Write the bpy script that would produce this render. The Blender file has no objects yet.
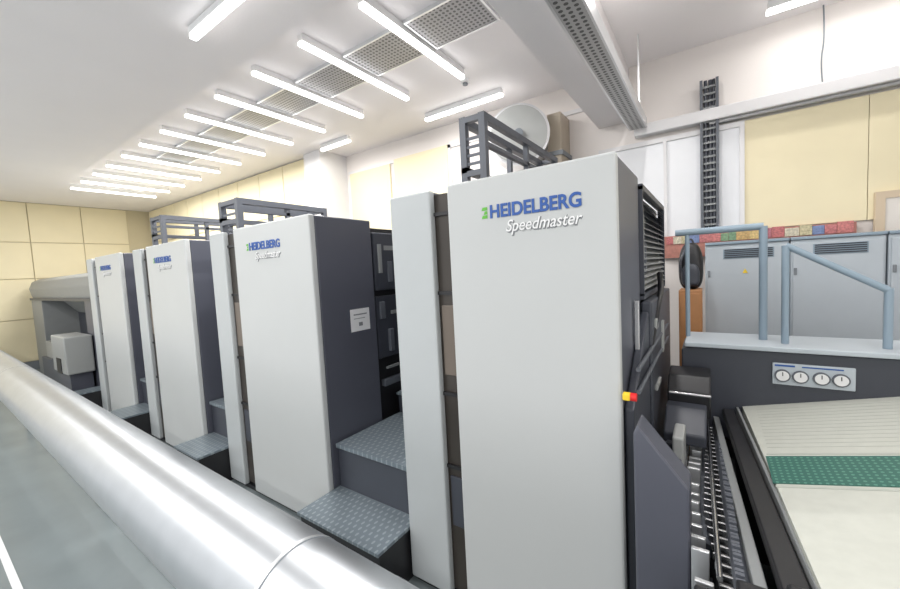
import bpy, bmesh, math, random
from mathutils import Vector, Matrix
random.seed(4)
S=bpy.context.scene
C=S.collection
try:
    S.view_settings.view_transform='Standard'; S.view_settings.look='None'; S.view_settings.exposure=0.42
except Exception: pass

# ---------------- materials ----------------
def mat(name,col,rough=.5,metal=0,noise=0,nscale=8,bump=0,bscale=60,emit=0):
    m=bpy.data.materials.new(name); m.use_nodes=True
    nt=m.node_tree; b=nt.nodes['Principled BSDF']
    b.inputs['Base Color'].default_value=(*col,1); b.inputs['Roughness'].default_value=rough
    b.inputs['Metallic'].default_value=metal
    tc=nt.nodes.new('ShaderNodeTexCoord')
    n=nt.nodes.new('ShaderNodeTexNoise'); n.inputs['Scale'].default_value=nscale
    nt.links.new(tc.outputs['Object'],n.inputs['Vector'])
    r=nt.nodes.new('ShaderNodeMixRGB'); r.blend_type='MIX'
    k=max(noise,.02)
    r.inputs['Color1'].default_value=(*[c*(1-k) for c in col],1)
    r.inputs['Color2'].default_value=(*[min(1,c*(1+k)) for c in col],1)
    nt.links.new(n.outputs['Fac'],r.inputs['Fac']); nt.links.new(r.outputs['Color'],b.inputs['Base Color'])
    if bump:
        n2=nt.nodes.new('ShaderNodeTexNoise'); n2.inputs['Scale'].default_value=bscale
        nt.links.new(tc.outputs['Object'],n2.inputs['Vector'])
        bp=nt.nodes.new('ShaderNodeBump'); bp.inputs['Strength'].default_value=bump; bp.inputs['Distance'].default_value=.01
        nt.links.new(n2.outputs['Fac'],bp.inputs['Height']); nt.links.new(bp.outputs['Normal'],b.inputs['Normal'])
    if emit:
        b.inputs['Emission Color'].default_value=(*col,1); b.inputs['Emission Strength'].default_value=emit
    return m
def dots(name,base,hole,scale,r=.3,rough=.4,metal=.3,bump=False,rot=0):
    m=bpy.data.materials.new(name); m.use_nodes=True
    nt=m.node_tree; b=nt.nodes['Principled BSDF']; b.inputs['Roughness'].default_value=rough; b.inputs['Metallic'].default_value=metal
    tc=nt.nodes.new('ShaderNodeTexCoord'); mp=nt.nodes.new('ShaderNodeMapping')
    mp.inputs['Scale'].default_value=(scale[0],scale[1],0); mp.inputs['Rotation'].default_value=(0,0,rot)
    nt.links.new(tc.outputs['Object'],mp.inputs['Vector'])
    f=nt.nodes.new('ShaderNodeVectorMath'); f.operation='FRACTION'; nt.links.new(mp.outputs[0],f.inputs[0])
    s=nt.nodes.new('ShaderNodeVectorMath'); s.operation='SUBTRACT'; s.inputs[1].default_value=(.5,.5,0); nt.links.new(f.outputs[0],s.inputs[0])
    l=nt.nodes.new('ShaderNodeVectorMath'); l.operation='LENGTH'; nt.links.new(s.outputs[0],l.inputs[0])
    t=nt.nodes.new('ShaderNodeMath'); t.operation='LESS_THAN'; t.inputs[1].default_value=r; nt.links.new(l.outputs['Value'],t.inputs[0])
    x=nt.nodes.new('ShaderNodeMixRGB'); x.inputs['Color1'].default_value=(*base,1); x.inputs['Color2'].default_value=(*hole,1)
    nt.links.new(t.outputs[0],x.inputs['Fac']); nt.links.new(x.outputs[0],b.inputs['Base Color'])
    if bump:
        bp=nt.nodes.new('ShaderNodeBump'); bp.inputs['Strength'].default_value=.6; bp.inputs['Distance'].default_value=.005
        nt.links.new(t.outputs[0],bp.inputs['Height']); nt.links.new(bp.outputs[0],b.inputs['Normal'])
    return m
M={}
M['ceil']=mat('ceiling_paint',(.89,.86,.86),.8,noise=.02,nscale=2,bump=.1)
M['wall']=mat('wall_paint',(.80,.755,.72),.8,noise=.03,nscale=2,bump=.1)
M['yellow']=mat('yellow_panel',(.80,.715,.49),.6,noise=.04,nscale=3)
M['seam']=mat('panel_seam',(.60,.53,.36),.7)
M['trimw']=mat('trim_white',(.74,.73,.73),.5)
M['floor']=mat('floor_epoxy',(.19,.22,.225),.33,noise=.16,nscale=3)
M['light']=mat('press_light_grey',(.52,.535,.53),.38,metal=.0,noise=.02,nscale=2)
M['light2']=mat('press_grey',(.465,.49,.495),.38,noise=.02)
M['mid']=mat('press_mid_grey',(.25,.26,.26),.42,noise=.05)
M['mid2']=mat('press_warm_grey',(.36,.37,.36),.42,noise=.05)
M['slate']=mat('press_slate',(.09,.095,.12),.42,noise=.06,nscale=300)
M['slate2']=mat('press_slate_dark',(.05,.055,.07),.4,noise=.05)
M['black']=mat('machine_black',(.014,.014,.016),.4)
M['bronze']=mat('slot_bronze',(.05,.042,.035),.3,metal=.2,noise=.3,nscale=2)
M['tan']=mat('tan_cover',(.15,.12,.095),.35,noise=.2,nscale=3)
M['steel']=mat('steel',(.6,.6,.6),.25,metal=1,noise=.08,nscale=12)
M['duct']=mat('galvanised_duct',(.49,.51,.53),.34,metal=.85,noise=.09,nscale=9)
M['alu']=mat('aluminium',(.72,.73,.74),.35,metal=.8)
M['frame']=mat('frame_grey',(.11,.12,.14),.45)
M['rail']=mat('rail_bluegrey',(.27,.35,.42),.4)
M['cab']=mat('cabinet_grey',(.48,.53,.57),.45,noise=.03)
M['cabd']=mat('cabinet_dark',(.2,.22,.24),.5)
M['white']=mat('white_plastic',(.80,.80,.80),.4)
M['blue']=mat('logo_blue',(.02,.09,.34),.4)
M['green']=mat('logo_green',(.12,.45,.05),.4)
M['textsh']=mat('text_grey',(.22,.23,.24),.5)
M['red']=mat('button_red',(.7,.02,.02),.4)
M['yel']=mat('safety_yellow',(.85,.6,.03),.5)
M['orange']=mat('orange_wood',(.50,.24,.10),.5,noise=.15,nscale=10)
M['board']=mat('feed_board',(.56,.57,.51),.45,noise=.07,nscale=25)
M['rib']=mat('feed_board_rib',(.47,.49,.44),.45)
M['tube']=mat('tube_light',(1,.985,.97),.5,emit=4.5)
M['plate']=dots('diamond_plate',(.20,.24,.27),(.32,.37,.40),(30,15),.24,.35,.4,True,.78)
M['perf']=dots('perforated_steel',(.34,.34,.35),(.09,.09,.09),(24,24),.3)
M['perf_s']=dots('perforated_tray',(.46,.46,.46),(.1,.1,.1),(22,22),.3)
M['belt']=dots('green_belt',(.03,.13,.10),(.11,.27,.21),(48,40),.25,.5,0)

# ---------------- mesh helpers ----------------
def link(o,parent=None):
    C.objects.link(o)
    if parent: o.parent=parent
    return o
def empty(name):
    e=bpy.data.objects.new(name,None); C.objects.link(e); return e
def finish(name,bm,m,parent=None,bevel=0,smooth=False):
    bmesh.ops.recalc_face_normals(bm,faces=bm.faces)
    me=bpy.data.meshes.new(name); bm.to_mesh(me); bm.free()
    o=bpy.data.objects.new(name,me); me.materials.append(M[m] if isinstance(m,str) else m)
    if smooth:
        for p in me.polygons: p.use_smooth=True
    link(o,parent)
    if bevel:
        b=o.modifiers.new('b','BEVEL'); b.width=bevel; b.segments=2; b.limit_method='ANGLE'
    return o
def addbox(bm,a,b):
    vs=[bm.verts.new((x,y,z)) for x in (a[0],b[0]) for y in (a[1],b[1]) for z in (a[2],b[2])]
    for f in ((0,1,3,2),(4,6,7,5),(0,4,5,1),(2,3,7,6),(0,2,6,4),(1,5,7,3)):
        bm.faces.new([vs[i] for i in f])
def box(name,a,b,m,parent=None,bevel=0):
    bm=bmesh.new(); addbox(bm,a,b); return finish(name,bm,m,parent,bevel)
def boxes(name,L,m,parent=None,bevel=0):
    bm=bmesh.new()
    for a,b in L: addbox(bm,a,b)
    return finish(name,bm,m,parent,bevel)
def prism(name,prof,axis,lo,hi,m,parent=None,bevel=0):
    bm=bmesh.new()
    def P(p,t):
        return {'x':(t,p[0],p[1]),'y':(p[0],t,p[1]),'z':(p[0],p[1],t)}[axis]
    A=[bm.verts.new(P(p,lo)) for p in prof]; B=[bm.verts.new(P(p,hi)) for p in prof]
    bm.faces.new(A); bm.faces.new(B[::-1])
    n=len(prof)
    for i in range(n): bm.faces.new((A[i],A[(i+1)%n],B[(i+1)%n],B[i]))
    return finish(name,bm,m,parent,bevel)
def addcyl(bm,p,q,r,seg=20,r2=None):
    p=Vector(p);q=Vector(q);d=q-p
    mtx=Matrix.Translation((p+q)/2)@d.to_track_quat('Z','Y').to_matrix().to_4x4()
    bmesh.ops.create_cone(bm,cap_ends=True,segments=seg,radius1=r,radius2=r if r2 is None else r2,depth=d.length,matrix=mtx)
def cyl(name,p,q,r,m,parent=None,seg=24,r2=None):
    bm=bmesh.new(); addcyl(bm,p,q,r,seg,r2)
    o=finish(name,bm,m,parent,0,True)
    e=o.modifiers.new('e','EDGE_SPLIT'); e.split_angle=.7
    return o
def cyls(name,L,m,parent=None,seg=16):
    bm=bmesh.new()
    for p,q,r in L: addcyl(bm,p,q,r,seg)
    o=finish(name,bm,m,parent,0,True)
    e=o.modifiers.new('e','EDGE_SPLIT'); e.split_angle=.7
    return o
def tube(name,pts,r,m,parent=None):
    cu=bpy.data.curves.new(name,'CURVE'); cu.dimensions='3D'; cu.bevel_depth=r; cu.bevel_resolution=4
    s=cu.splines.new('NURBS'); s.points.add(len(pts)-1); s.use_endpoint_u=True; s.order_u=3
    for i,p in enumerate(pts): s.points[i].co=(*p,1)
    cu.materials.append(M[m]); o=bpy.data.objects.new(name,cu); return link(o,parent)
def text(name,body,x0,x1,y,z,size,m,parent,bold=0,shear=0,ext=.002):
    cu=bpy.data.curves.new(name,'FONT'); cu.body=body; cu.size=size; cu.offset=bold; cu.shear=shear; cu.extrude=ext
    cu.materials.append(M[m]); o=bpy.data.objects.new(name,cu); C.objects.link(o)
    bpy.context.view_layer.update()
    w=o.dimensions.x
    o.rotation_euler=(math.pi/2,0,0); o.location=(x0,y,z); o.scale=((x1-x0)/w,1,1)
    o.parent=parent; return o

# ---------------- room ----------------
XL,XR,YB,YF,ZC,FZ=-14.0,3.4,4.95,-3.0,3.9,-.26
box('floor',(XL-.2,YF,FZ-.1),(XR+.2,YB+.2,FZ),'floor')
box('floor_marking_line',(XL+.1,.27,FZ),(.5,.31,FZ+.003),'white')
box('ceiling',(XL-.2,YF,ZC),(XR+.2,YB+.2,ZC+.15),'ceil')
box('wall_back',(XL-.2,YB,FZ),(XR+.2,YB+.2,ZC),'wall')
box('wall_left',(XL-.2,YF,FZ),(XL,YB,ZC),'seam')
box('wall_right',(XR,YF,FZ),(XR+.2,YB,ZC),'wall')
box('wall_back_stub',(XL,4.5,FZ),(-6.05,YB-.001,ZC-.001),'seam')
box('trim_column',(-6.05,4.35,FZ),(-5.6,YB-.002,ZC-.002),'trimw')
box('ceiling_soffit',(-9.0,YF+.01,ZC-.12),(-1.12,2.05,ZC-.001),'ceil')
box('ceiling_beam',(-1.1,YF+.01,3.3),(-.76,YB-.005,ZC-.001),'ceil')
pn=[]
for i in range(9):
    x=XL+.15+i*.87
    pn.append(((x,4.46,2.95),(x+.85,4.499,3.88))); pn.append(((x,4.46,2.1),(x+.85,4.499,2.93)))
    pn.append(((x,4.46,FZ+.1),(x+.85,4.499,2.08)))
boxes('wall_panels_stub',pn,'yellow')
boxes('wall_panels_mid',[((-5.5,4.92,2.2),(-4.5,4.949,3.55)),((-4.4,4.92,2.2),(-3.3,4.949,3.6))],'yellow')
boxes('trim_wall_mid',[((-5.55,4.93,3.55),(-1.12,4.948,3.60)),((-3.3,4.93,2.2),(-3.25,4.948,3.6))],'trimw')
boxes('wall_panels_right',[((.29,4.92,1.95),(1.15,4.949,3.03)),((1.155,4.92,1.95),(2.3,4.949,3.03))],'yellow')
box('wall_panel_white',(-1.05,4.92,1.7),(.26,4.949,2.98),mat('bright_panel',(.82,.83,.85),.4))
boxes('trim_window',[((-1.1,4.9,2.98),(.29,4.945,3.03)),((.25,4.9,1.7),(.29,4.945,2.98)),((-.42,4.9,1.96),(-.39,4.945,2.98))],'trimw')
box('trim_conduit_right',(-.7,4.82,3.08),(3.3,4.94,3.2),'trimw',bevel=.01)
box('trim_conduit_line',(.0,4.86,3.05),(3.3,4.92,3.075),mat('conduit_grey',(.4,.4,.4),.5))
pl=[]
for i in range(8):
    y=-2.9+i*.98
    if y+.94>4.5: continue
    for z0,z1 in ((-.03,.995),(1.02,1.995),(2.02,2.895),(2.92,3.88)):
        pl.append(((XL,y,z0),(XL+.03,y+.96,z1)))
boxes('wall_panels_left',pl,'yellow')
boxes('baseboard_left',[((XL,YF+.1,FZ),(XL+.04,4.49,-.05))],'cabd')
d=empty('door_1')
dp=mat('door_paint',(.76,.71,.65),.5)
box('leaf',(1.25,4.88,FZ),(2.1,4.915,2.12),dp,d)
boxes('frame',[((1.19,4.87,FZ),(1.25,4.919,2.18)),((2.1,4.87,FZ),(2.16,4.919,2.18)),((1.25,4.87,2.12),(2.1,4.919,2.18))],mat('door_frame',(.62,.5,.36),.5),d)
cyl('knob',(1.33,4.86,1.0),(1.33,4.88,1.0),.03,'steel',d)

# ---------------- lights ----------------
def tubelight(x0,y0,x1,y1,z=3.80,top=ZC,w=.028,watt=26):
    e=empty('tube_light_fixture')
    if abs(x1-x0)<1e-3:
        box('diffuser',(x0-w,y0,z),(x0+w,y1,z+.035),'tube',e,.008)
        box('housing',(x0-w*1.2,y0+.01,z+.035),(x0+w*1.2,y1-.01,top-.001),'white',e)
        ln=y1-y0;c=(x0,(y0+y1)/2)
    else:
        box('diffuser',(x0,y0-w,z),(x1,y0+w,z+.035),'tube',e,.008)
        box('housing',(x0+.01,y0-w*1.2,z+.035),(x1-.01,y0+w*1.2,top-.001),'white',e)
        ln=x1-x0;c=((x0+x1)/2,y0)
    la=bpy.data.lights.new('lamp','AREA'); la.shape='RECTANGLE'
    la.size,la.size_y=(ln,.05) if abs(x1-x0)>1e-3 else (.05,ln)
    la.energy=watt; la.color=(1,.985,.975)
    o=bpy.data.objects.new('lamp',la); o.location=(c[0],c[1],z-.004); link(o,e)
TX=[-2.26-i*(11.1-2.26)/11 for i in range(12)]
for x in TX: tubelight(x,2.25,x,3.75,watt=25)
tubelight(-3.5,1.55,-2.2,1.55,z=3.69,top=ZC-.12)
tubelight(-3.3,4.42,-2.1,4.42,watt=5)
tubelight(-5.4,4.25,-4.7,4.25,watt=3)
tubelight(.42,4.55,1.75,4.55,watt=6)
tubelight(-.50,1.9,-.50,3.4,watt=20)
for y in (-.8,-2.2):  # unseen tube rows behind the camera, added for more light
    for x in (-11,-8.,-5.6,-3.2): tubelight(x,y,x+1.5,y,z=3.69,top=ZC-.12) if x>-9 else tubelight(x,y,x+1.5,y)
    tubelight(.4,y,1.9,y)
tubelight(.6,1.6,2.1,1.6,watt=18)  # one more unseen tube, outside the view
W=bpy.data.worlds.new('w'); S.world=W; W.use_nodes=True
W.node_tree.nodes['Background'].inputs[0].default_value=(.97,.985,1,1); W.node_tree.nodes['Background'].inputs[1].default_value=.95  # bright world added as fill, entering through the open camera side

xs_=[TX[0]+.80]+TX
for a,b in list(zip(xs_,xs_[1:]))[:8]:
    e=empty('ceiling_vent_panel')
    box('perforated_plate',(b+.07,2.72,3.87),(a-.07,3.18,3.88),'perf',e)
    boxes('rim',[((b+.05,2.70,3.865),(a-.05,2.72,3.899)),((b+.05,3.18,3.865),(a-.05,3.20,3.899)),((b+.05,2.72,3.865),(b+.07,3.18,3.899)),((a-.07,2.72,3.865),(a-.05,3.18,3.899))],'alu',e)
e=empty('cable_tray')
box('perforated_base',(-.73,-2.5,3.15),(-.58,4.8,3.156),'perf_s',e)
boxes('sides',[((-.745,-2.5,3.15),(-.73,4.8,3.25)),((-.58,-2.5,3.15),(-.565,4.8,3.25))],'alu',e)
boxes('hangers',[((-.75,y,3.22),(-.745,y+.03,3.299)) for y in (-2,-.5,1,2.5,4)]+[((-.58,y,3.2),(-.565,y+.02,3.899)) for y in (-2,.1,4.3)],'alu',e)
e=empty('vertical_cable_ladder')
boxes('side_rails',[((-.08,4.84,2.0),(-.055,4.915,3.5)),((.055,4.84,2.0),(.08,4.915,3.5))],'frame',e)
boxes('rungs',[((-.055,4.86,z),(.055,4.9,z+.02)) for z in [2.02+i*.07 for i in range(21)]],'mid',e)
cyls('cables',[((-.03,4.88,2.0),(-.03,4.88,3.5),.016),((.01,4.89,2.0),(.01,4.89,3.5),.018),((.04,4.88,2.0),(.04,4.88,3.5),.012)],'slate2',e)
e=empty('smoke_detector'); cyl('base',(-2.35,3.95,3.86),(-2.35,3.95,3.899),.05,'white',e); cyl('sensor',(-2.35,3.95,3.84),(-2.35,3.95,3.86),.03,'cabd',e)
e=empty('hanging_cable'); tube('cord',[(.85,4.9,3.89),(.86,4.88,3.6),(.83,4.88,3.4),(.85,4.9,3.22)],.006,'cabd',e)
e=empty('wall_fan')
cyl('housing',(-1.98,4.6,3.25),(-1.86,4.3,3.25),.36,'alu',e,48)
cyl('front_disc',(-1.86,4.3,3.25),(-1.853,4.283,3.25),.33,'mid2',e,48)
cyl('hub',(-1.853,4.283,3.25),(-1.83,4.24,3.25),.05,'cabd',e)
box('bracket',(-2.05,4.6,3.0),(-1.9,4.949,3.5),'cabd',e)
e=empty('wall_duct'); box('riser',(-1.62,4.6,2.4),(-1.45,4.949,3.5),mat('duct_tan',(.42,.36,.28),.5),e,.01); box('collar',(-1.64,4.58,3.0),(-1.43,4.948,3.05),'cabd',e)

# ---------------- printing units ----------------
Y0=1.70; H=2.15; ZB=.09; ZP=-.225
def unit(xr,wm,ws,wst,narrow=False,frame=None,sticker=False):
    e=empty('printing_unit')
    xm=xr-wm; xs=xm-ws; xl=xs-wst
    box('front_panel',(xm,Y0,ZP),(xr,Y0+.05,H),'light',e,.012)
    box('body_cover',(xm+.004,Y0+.05,ZP),(xr-.003,2.3,H-.005),'slate',e,.01)
    box('corner_panel',(xl,Y0,ZP),(xs,Y0+.05,H-.008),'light2',e,.012)
    box('corner_body',(xl+.004,Y0+.05,ZP),(xs-.004,2.3,H-.012),'slate',e,.01)
    box('slot_back',(xs-.004,Y0+.045,ZP+.02),(xm+.004,2.28,H-.03),'bronze',e)
    boxes('slot_parts',[((xs,Y0+.03,z),(xm,Y0+.05,z+.02)) for z in (.55,.98,1.56,2.0)],'black',e)
    box('slot_cover',(xs+ws*.15,Y0+.035,1.1),(xm-ws*.1,Y0+.05,1.5),'tan',e,.004)
    box('slot_window',(xs+ws*.15,Y0+.035,.2),(xm-ws*.1,Y0+.05,.5),'slate2',e,.004)
    box('rear_body',(xl+.05,2.3,FZ),(xr-.05,3.6,H-.06),'black',e)
    box('kick_plinth',(xl+.02,Y0+.03,FZ),(xr-.02,2.3,ZP),'black',e)
    px=xr-.05
    boxes('side_covers',[((px,2.33,1.55),(px+.04,2.62,2.05)),((px,2.33,.95),(px+.03,2.7,1.5)),((px,2.66,1.55),(px+.03,3.5,2.02))],'slate2',e,.01)
    boxes('side_blocks',[((px,2.36,1.30),(px+.05,2.42,1.45)),((px,2.48,1.62),(px+.055,2.53,1.8)),((px,2.36,.7),(px+.05,2.6,.76)),((px,2.45,1.0),(px+.06,2.5,1.2))],'frame',e,.005)
    boxes('side_bars',[((px+.03,2.37,1.7),(px+.06,2.40,1.95)),((px+.03,2.5,1.33),(px+.05,2.62,1.36)),((px+.03,2.4,.85),(px+.05,2.55,.87)),((px+.03,2.45,1.9),(px+.045,2.58,1.94))],'mid',e)  # small mid-grey bars raised on the side covers
    t0=xm+.255
    text('logo_text','HEIDELBERG',t0,xm+.70,Y0-.003,1.945,.088,'blue',e,.0024)
    text('model_text_shadow','Speedmaster',xm+.344,xm+.707,Y0-.001,1.866,.078,'textsh',e,.003,.3,.001)
    text('model_text','Speedmaster',xm+.340,xm+.703,Y0-.004,1.87,.078,'white',e,.0005,.3,.001)
    bm=bmesh.new()
    for k in range(3):
        z=1.945+k*.02; s=[0,.012,0][k]
        v=[bm.verts.new(p) for p in ((t0-.045+s,Y0-.003,z),(t0-.012,Y0-.003,z),(t0-.012,Y0-.003,z+.016),(t0-.038+s,Y0-.003,z+.016))]
        bm.faces.new(v)
    finish('logo_mark',bm,'green',e)
    if frame:
        ya,yb,zt,zl,dw=frame
        x=xl+.06
        L=[((x,ya,zt-.05),(x+.05,yb,zt)),((x,ya,zl+.05),(x+.05,yb,zl+.09)),((x,ya,H-.07),(x+.05,ya+.05,zt-.05)),((x,yb-.05,H-.07),(x+.05,yb,zt-.05))]
        x2=x+dw
        L+=[((x2,ya,zt-.05),(x2+.05,yb,zt)),((x2,ya,H-.07),(x2+.05,ya+.05,zt-.05)),((x2,yb-.05,H-.07),(x2+.05,yb,zt-.05)),
            ((x+.05,ya,zt-.045),(x2,ya+.04,zt-.005)),((x+.05,yb-.04,zt-.045),(x2,yb,zt-.005)),((x+.05,ya,zl+.02),(x2,ya+.03,zl+.06))]
        ym=(ya+yb)/2
        L+=[((x,ym,zl+.09),(x+.04,ym+.04,zt-.05)),((x2,ym,H-.07),(x2+.04,ym+.04,zt-.05)),((x2,ya+.05,(zt+zl)/2),(x2+.04,yb-.05,(zt+zl)/2+.03))]
        boxes('guard_frame',L,'frame',e)
        boxes('guard_slats',[((x+.05,ya+.01,zl+.1+j*.06),(x2,ya+.02,zl+.12+j*.06)) for j in range(int((zt-zl-.15)/.06))],'frame',e)
    if sticker:
        box('notice_plate',(xr-.003,2.02,1.24),(xr+.002,2.22,1.42),'white',e)
        boxes('notice_print',[((xr+.002,2.05,1.37),(xr+.003,2.19,1.38)),((xr+.002,2.05,1.34),(xr+.003,2.17,1.345)),((xr+.002,2.10,1.28),(xr+.003,2.14,1.31))],'textsh',e)
    return e
u1=unit(-.315,.845,.115,.30,True,(2.43,4.0,2.8,2.35,.16))
u2=unit(-2.36,1.08,.18,.27,False,(1.78,2.75,2.44,2.2,.3),True)
u3=unit(-4.42,1.08,.18,.27,False,(1.9,2.9,2.55,2.25,.3))
u4=unit(-6.46,1.08,.18,.27,False)
box('frame_base',(-1.53,3.6,FZ),(-1.0,4.05,H-.06),'slate2',u1)
L=[((-.345,2.32,1.50),(-.30,2.34,2.1)),((-.345,3.48,1.50),(-.30,3.5,2.1)),((-.345,2.32,2.08),(-.30,3.5,2.11)),((-.345,2.32,1.48),(-.30,3.5,1.51))]
boxes('louvre_frame',L,'slate2',u1)
bm=bmesh.new()
for i in range(16):
    z=1.53+i*.034
    v=[bm.verts.new(p) for p in ((-.30,2.34,z),(-.30,3.48,z),(-.335,3.48,z+.03),(-.335,2.34,z+.03))]; bm.faces.new(v)
finish('louvre_slats',bm,'mid',u1)
prism('lower_guard',[(2.3,.0),(2.3,1.47),(3.4,1.47),(3.4,.0)],'x',-.315,-.262,'slate2',u1,.01)
prism('front_guard',[(1.76,.0),(1.76,1.05),(2.28,1.42),(2.28,.0)],'x',-.314,-.275,'slate2',u1,.008)
cyls('guard_rods',[((-.262,1.8,1.22),(-.262,3.2,1.22),.010),((-.262,1.8,1.12),(-.262,3.2,1.12),.010)],'frame',u1)
box('button_base',(-.305,1.665,1.12),(-.275,1.698,1.15),'yel',u1,.005)
cyl('stop_button',(-.275,1.682,1.135),(-.252,1.682,1.135),.017,'red',u1)
tube('black_hose',[(-.28,2.9,1.6),(-.26,2.8,1.5),(-.26,2.6,1.45),(-.265,2.4,1.3),(-.28,2.3,1.2)],.018,'black',u1)
box('door_handle',(-.312,2.05,1.2),(-.29,2.07,1.5),'steel',u1,.003)
boxes('guard_fittings',[((-.263,2.4,1.30),(-.25,2.5,1.36)),((-.263,2.75,1.1),(-.25,2.82,1.3)),((-.263,2.4,.95),(-.25,2.6,.98))],'mid2',u1,.003)

# ---------------- platforms / steps ----------------
def steps(x0,x1):
    e=empty('access_steps')
    box('lower_plate',(x0,1.43,ZB-.02),(x1,1.695,ZB),'plate',e)
    box('lower_plate_inner',(x0+.0,1.695,ZB-.02),(x1,1.80,ZB),'plate',e)
    box('lower_base',(x0+.01,1.45,FZ),(x1-.01,1.8,ZB-.02),'black',e)
    box('upper_plate',(x0+.01,1.78,.40),(x1-.01,2.9,.43),'plate',e)
    box('riser',(x0+.01,1.80,FZ),(x1-.01,2.9,.40),'slate2',e)
    box('rear_step',(x0+.01,2.5,.43),(x1-.01,2.9,.60),'slate2',e)
    box('rear_step_plate',(x0+.01,2.47,.60),(x1-.01,2.9,.62),'plate',e)
    box('machine_back',(x0+.01,2.9,FZ),(x1-.01,3.5,1.95),'black',e)
    boxes('machine_bars',[((x0+.02,2.86,.9+i*.22),(x1-.02,2.9,.95+i*.22)) for i in range(5)],'frame',e)
steps(-2.355,-1.58); steps(-4.415,-3.895); steps(-6.455,-5.955); steps(-8.3,-7.995)

# ---------------- delivery unit far left ----------------
e=empty('sheet_delivery_unit')
prism('top_cover',[(1.85,1.5),(1.80,1.75),(1.86,1.91),(2.0,1.98),(3.5,1.98),(3.5,1.5)],'x',-13.5,-8.35,'mid',e,.02)
box('left_post',(-13.5,1.82,FZ),(-12.4,3.5,1.5),'mid',e,.01)
box('right_post',(-8.95,1.82,FZ),(-8.35,3.5,1.5),'slate',e,.01)
box('bay_back',(-12.4,2.4,FZ),(-8.95,3.5,1.5),'slate2',e)
box('pile_table',(-12.2,1.7,FZ),(-9.2,2.39,.25),'frame',e)
box('paper_pile',(-12.0,1.75,.25),(-9.6,2.35,.6),'mid2',e,.01)
prism('chute',[(2.1,1.5),(2.39,1.5),(2.39,1.15)],'x',-12.3,-9.1,'mid',e)
box('control_box',(-9.5,1.45,.3),(-8.6,1.8,.92),'mid2',e,.02)
box('control_foot',(-9.3,1.5,FZ),(-8.7,1.78,.3),'slate',e)
box('control_slot',(-9.2,1.44,.30),(-8.9,1.452,.55),'black',e)
box('edge_strip',(-13.5,1.795,1.48),(-8.35,1.83,1.53),'slate2',e)

# ---------------- big duct in the foreground ----------------
e=empty('ventilation_duct')
pa=Vector((.1,.71,.55)); pb=Vector((-13.6,.74,.68)); dv=(pb-pa).normalized()
cyl('pipe',pa,pb,.20,'duct',e,96)
def ring(x,r=.209,w=.02,m='alu'):
    t=(x-pa.x)/(pb.x-pa.x); c=pa.lerp(pb,t); cyl('seam_ring',c-dv*w/2,c+dv*w/2,r,m,e,96)
for x in (-1.2,-6.8): ring(x,.2012,.006,'cabd'); ring(x-.012,.2018,.014,'alu')
for x in (-.9,-4.5,-8.,-11.5):
    box('support_leg',(x-.03,.885,FZ),(x+.03,.925,.62),'frame',e)

# ---------------- feeder side ----------------
e=empty('sheet_feeder')
XE=1.7
def bz(x): return .721+.245*x
bm=bmesh.new()
P=[(.16,2.9),(.275,.8),(XE,.8),(XE,2.9)]
top=[bm.verts.new((x,y,bz(x))) for x,y in P]; bot=[bm.verts.new((x,y,bz(x)-.05)) for x,y in P]
bm.faces.new(top); bm.faces.new(bot[::-1])
for i in range(4): bm.faces.new((top[i],top[(i+1)%4],bot[(i+1)%4],bot[i]))
finish('feed_board',bm,'board',e)
def strip(name,x0,x1,y0,y1,h,m):
    bm=bmesh.new()
    v=[bm.verts.new((x,y,bz(x)+h)) for x,y in ((x0,y0),(x1,y0),(x1,y1),(x0,y1))]
    w=[bm.verts.new((x,y,bz(x)+.0005)) for x,y in ((x0,y0),(x1,y0),(x1,y1),(x0,y1))]
    bm.faces.new(v); bm.faces.new(w[::-1])
    for i in range(4): bm.faces.new((v[i],v[(i+1)%4],w[(i+1)%4],w[i]))
    finish(name,bm,m,e)
strip('green_suction_belt',.205,XE-.01,1.93,2.18,.004,'belt')
for k,y in enumerate((1.90,2.20)): strip('belt_edge',.21,XE-.01,y,y+.012,.003,'rib')
for k in range(13): strip('board_rib',.22,XE-.01,2.28+k*.045,2.284+k*.045,.0012,'rib')
prism('cheek_cover',[(-.25,FZ),(-.25,1.03),(-.235,1.07),(-.065,.86),(-.065,FZ)],'y',1.56,1.695,'slate',e,.01)
prism('console_body',[(-.16,.62),(-.16,1.10),(-.10,1.12),(XE,1.12),(XE,.5),(.2,.5)],'y',2.9,3.3,'slate2',e,.01)
box('console_top',(-.14,2.87,1.12),(XE,3.3,1.15),'cab',e,.006)
box('console_base',(-.1,2.95,FZ),(XE,3.3,.5),'black',e)
box('board_base',(.35,1.0,FZ),(XE,2.89,.68),'slate2',e)
box('gauge_plate',(.30,2.885,.926),(.647,2.9,1.053),'cab',e,.004)
for i in range(4):
    x=.345+i*.078+(.01 if i>1 else 0)
    cyl('gauge_rim',(x,2.885,.982),(x,2.872,.982),.036,'frame',e,32)
    cyl('gauge_dial',(x,2.873,.982),(x,2.870,.982),.029,'white',e,32)
    box('gauge_needle',(x-.002,2.868,.982),(x+.002,2.870,1.004),'black',e)
boxes('plate_print',[((.31,2.883,1.035),(.40,2.885,1.045)),((.43,2.883,1.035),(.6,2.885,1.042))],'blue',e)
box('pit_base',(-.24,1.75,FZ),(.12,2.89,.42),'black',e)
box('pit_front',(-.06,1.36,FZ),(.27,1.74,.42),'slate2',e)
cyls('rollers',[((.085,1.42,.62),(.03,2.86,.62),.026),((-.02,1.75,.52),(-.05,2.86,.52),.03)],'frame',e)
cyls('shafts',[((-.12,1.75,.6),(-.12,2.86,.6),.014),((.02,1.42,.66),(-.02,2.86,.66),.009)],'steel',e)
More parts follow.
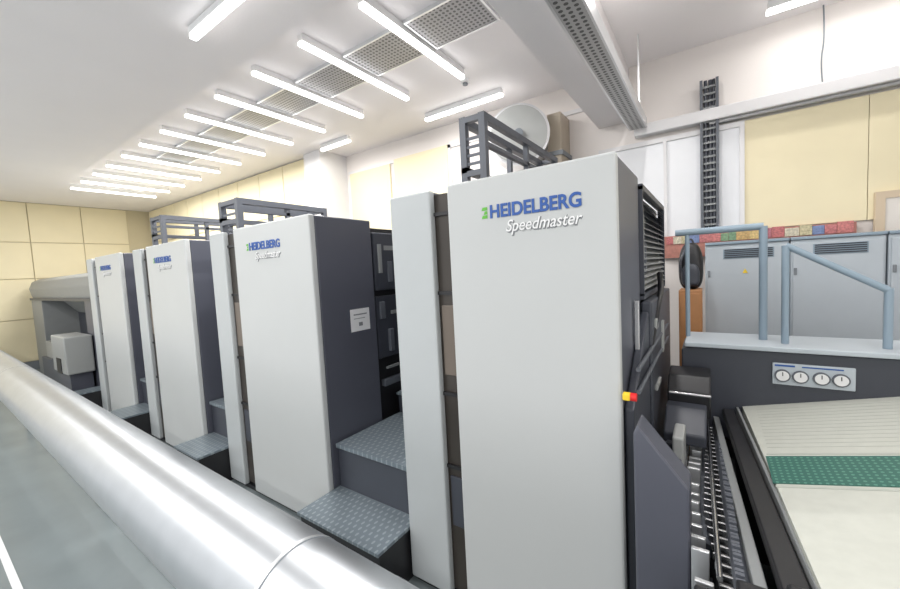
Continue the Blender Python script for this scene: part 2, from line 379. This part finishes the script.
prism('black_bar',[(.17,1.30),(.240,1.30),(.115,2.88),(.06,2.88)],'z',.69,.74,'black',e,.004)
prism('steel_bar',[(.245,1.30),(.262,1.30),(.14,2.88),(.128,2.88)],'z',.70,.76,'mid',e,.003)
prism('inner_bar',[(.11,1.36),(.145,1.36),(.04,2.88),(.01,2.88)],'z',.62,.68,'mid',e,.004)
L=[];L2=[];L3=[];L4=[];CH=[]
for i in range(28):
    y=1.43+i*.051
    h=.55+.02*(i%3); sx=.05*max(0,(1.85-y)/.42)
    if i%4!=1: L.append(((-.10+.01*(i%2)+sx,y,.50),(-.045+sx,y+.018,h+.07)))
    L2.append(((-.03+sx,y+.01,.6),(.05+sx*.6,y+.02,.625)))
    L4.append(((-.01+sx*.6,y,.44),(.03+sx*.6,y+.03,.59)))
    if i%4==0 and y>1.75: L3.append(((-.2,y,.5),(-.12,y+.05,.72)))
for i in range(60):
    y=1.42+i*.024; x=.075-.04*(y-1.4)/1.4
    CH.append(((x-.012,y,.665),(x+.012,y+.014,.675+.004*(i%2))))
boxes('gripper_blocks',L,'alu',e,.003); boxes('gripper_arms',L2,'steel',e,.002); boxes('bearing_blocks',L3,'slate2',e,.005); boxes('gripper_shoes',L4,'black',e); boxes('drive_chain',CH,'frame',e)
boxes('end_brackets',[((.17,1.26,.66),(.28,1.34,.78)),((.06,1.32,.6),(.15,1.40,.70)),((-.05,1.34,.42),(.05,1.42,.62))],'black',e,.01)
cyls('bracket_knobs',[((.20,1.26,.72),(.20,1.23,.72),.014),((.24,1.26,.70),(.24,1.23,.70),.010),((.1,1.32,.65),(.1,1.29,.65),.015)],'steel',e)
prism('cross_cover',[(2.6,.75),(2.6,.90),(2.68,.98),(2.84,1.0),(2.84,.75)],'x',-.22,-.0,'black',e,.01)
prism('cross_cover_low',[(2.35,.68),(2.35,.74),(2.5,.84),(2.6,.84),(2.6,.68)],'x',-.22,-.02,'slate2',e,.01)
cyls('cross_rods',[((-.2,2.5,.92),(.0,2.5,.92),.008)],'steel',e)
box('light_case',(-.16,2.1,.66),(-.11,2.3,.82),'mid2',e,.01)

e=empty('handrail')
cyls('pipes',[((.276,3.1,1.151),(.276,3.1,1.87),.022),((-.2,3.1,1.87),(.276,3.1,1.87),.022),((-.13,3.1,1.151),(-.13,3.1,1.87),.014)],'rail',e)
e=empty('handrail')
cyls('pipes',[((.37,3.0,1.151),(.37,3.0,1.74),.019),((.37,3.0,1.74),(.786,3.0,1.47),.019),((.79,3.0,1.151),(.79,3.0,1.48),.019)],'rail',e)

def cabinet(x0,x1):
    e=empty('electrical_cabinet')
    box('carcass',(x0,4.4,FZ+.1),(x1,4.8,1.80),'cab',e,.008)
    box('top_lid',(x0,4.38,1.80),(x1,4.8,1.825),'rail',e,.004)
    box('plinth',(x0+.02,4.42,FZ),(x1-.02,4.78,FZ+.1),'cabd',e)
    xm=(x0+x1)/2
    box('door',(x0+.015,4.385,.03),(x1-.015,4.4,1.77),'cab',e,.004)
    box('vent_frame',(x0+.14,4.383,1.665),(x1-.10,4.387,1.755),'rail',e)
    boxes('vent_slats',[((x0+.15,4.376,1.675+i*.017),(x1-.11,4.386,1.682+i*.017)) for i in range(5)],'black',e)
    prism('warning_label',[(xm-.02,1.53),(xm+.02,1.53),(xm,1.57)],'y',4.38,4.386,'yel',e)
    boxes('hinges',[((x0+.02,4.375,z),(x0+.04,4.386,z+.06)) for z in (.4,1.5)],'cabd',e,.003)
cabinet(-.04,.565); cabinet(.575,1.14); cabinet(1.15,2.04)
e=empty('poster_strip')
cols=[(.6,.05,.05),(.75,.5,.1),(.1,.3,.1),(.7,.12,.1),(.1,.2,.5),(.8,.7,.5),(.5,.05,.1),(.7,.4,.05),(.15,.35,.12),(.65,.1,.1),(.7,.6,.3)]
x=-.4;i=0
while x<1.02:
    w=random.uniform(.05,.11); c=[v*.6+.12 for v in cols[(i*5)%11]]
    box('print',(x,4.87,1.85),(x+w,4.88,1.925+.03*random.random()),mat('print_%d'%i,c,.5,noise=.7,nscale=60),e); x+=w+.003;i+=1
box('backing_board',(-.42,4.88,1.70),(1.08,4.919,1.94),mat('backing',(.45,.2,.16),.6,noise=.3,nscale=30),e)
e=empty('wooden_locker')
box('body',(-.235,3.95,FZ+.05),(-.06,4.25,1.41),'orange',e,.008); box('base',(-.225,3.97,FZ),(-.07,4.23,FZ+.05),'black',e)
box('door_panel',(-.225,3.94,.0),(-.07,3.95,1.38),'orange',e,.004)
e=empty('backpack')
def blob(name,c,s,ex,m):
    bm=bmesh.new(); bmesh.ops.create_icosphere(bm,subdivisions=4,radius=1)
    f=lambda t,p:math.copysign(abs(t)**p,t)
    for v in bm.verts:
        x,y,z=v.co; v.co=(c[0]+s[0]*f(x,ex)*(1-.22*max(z,0)),c[1]+s[1]*f(y,ex)*(1-.2*z),c[2]+s[2]*f(z,ex))
    finish(name,bm,m,e,0,True)
blob('bag',(-.145,4.09,1.62),(.095,.075,.21),.6,'black')
blob('front_pocket',(-.145,4.01,1.54),(.07,.035,.10),.55,'slate2')
tube('strap',[(-.2,4.03,1.5),(-.23,3.99,1.6),(-.21,4.0,1.72),(-.17,4.05,1.79)],.012,'slate2',e)
tube('handle',[(-.165,4.09,1.8),(-.165,4.09,1.86),(-.125,4.09,1.86),(-.125,4.09,1.8)],.008,'slate2',e)

# ---------------- camera ----------------
yaw,pit,rol,f=.6029,.0657,.0516,379.42
F=Vector((-math.sin(yaw)*math.cos(pit),math.cos(yaw)*math.cos(pit),-math.sin(pit)))
R=Vector((math.cos(yaw),math.sin(yaw),0)); D=F.cross(R)
R2=math.cos(rol)*R+math.sin(rol)*D; D2=-math.sin(rol)*R+math.cos(rol)*D
cam=bpy.data.cameras.new('camera'); co=bpy.data.objects.new('camera',cam); C.objects.link(co)
cam.sensor_width=36; cam.lens=f*36/900; cam.clip_start=.02
m=Matrix((R2,-D2,-F)).transposed().to_4x4(); m.translation=Vector((0,0,1.7)); co.matrix_world=m
S.camera=co
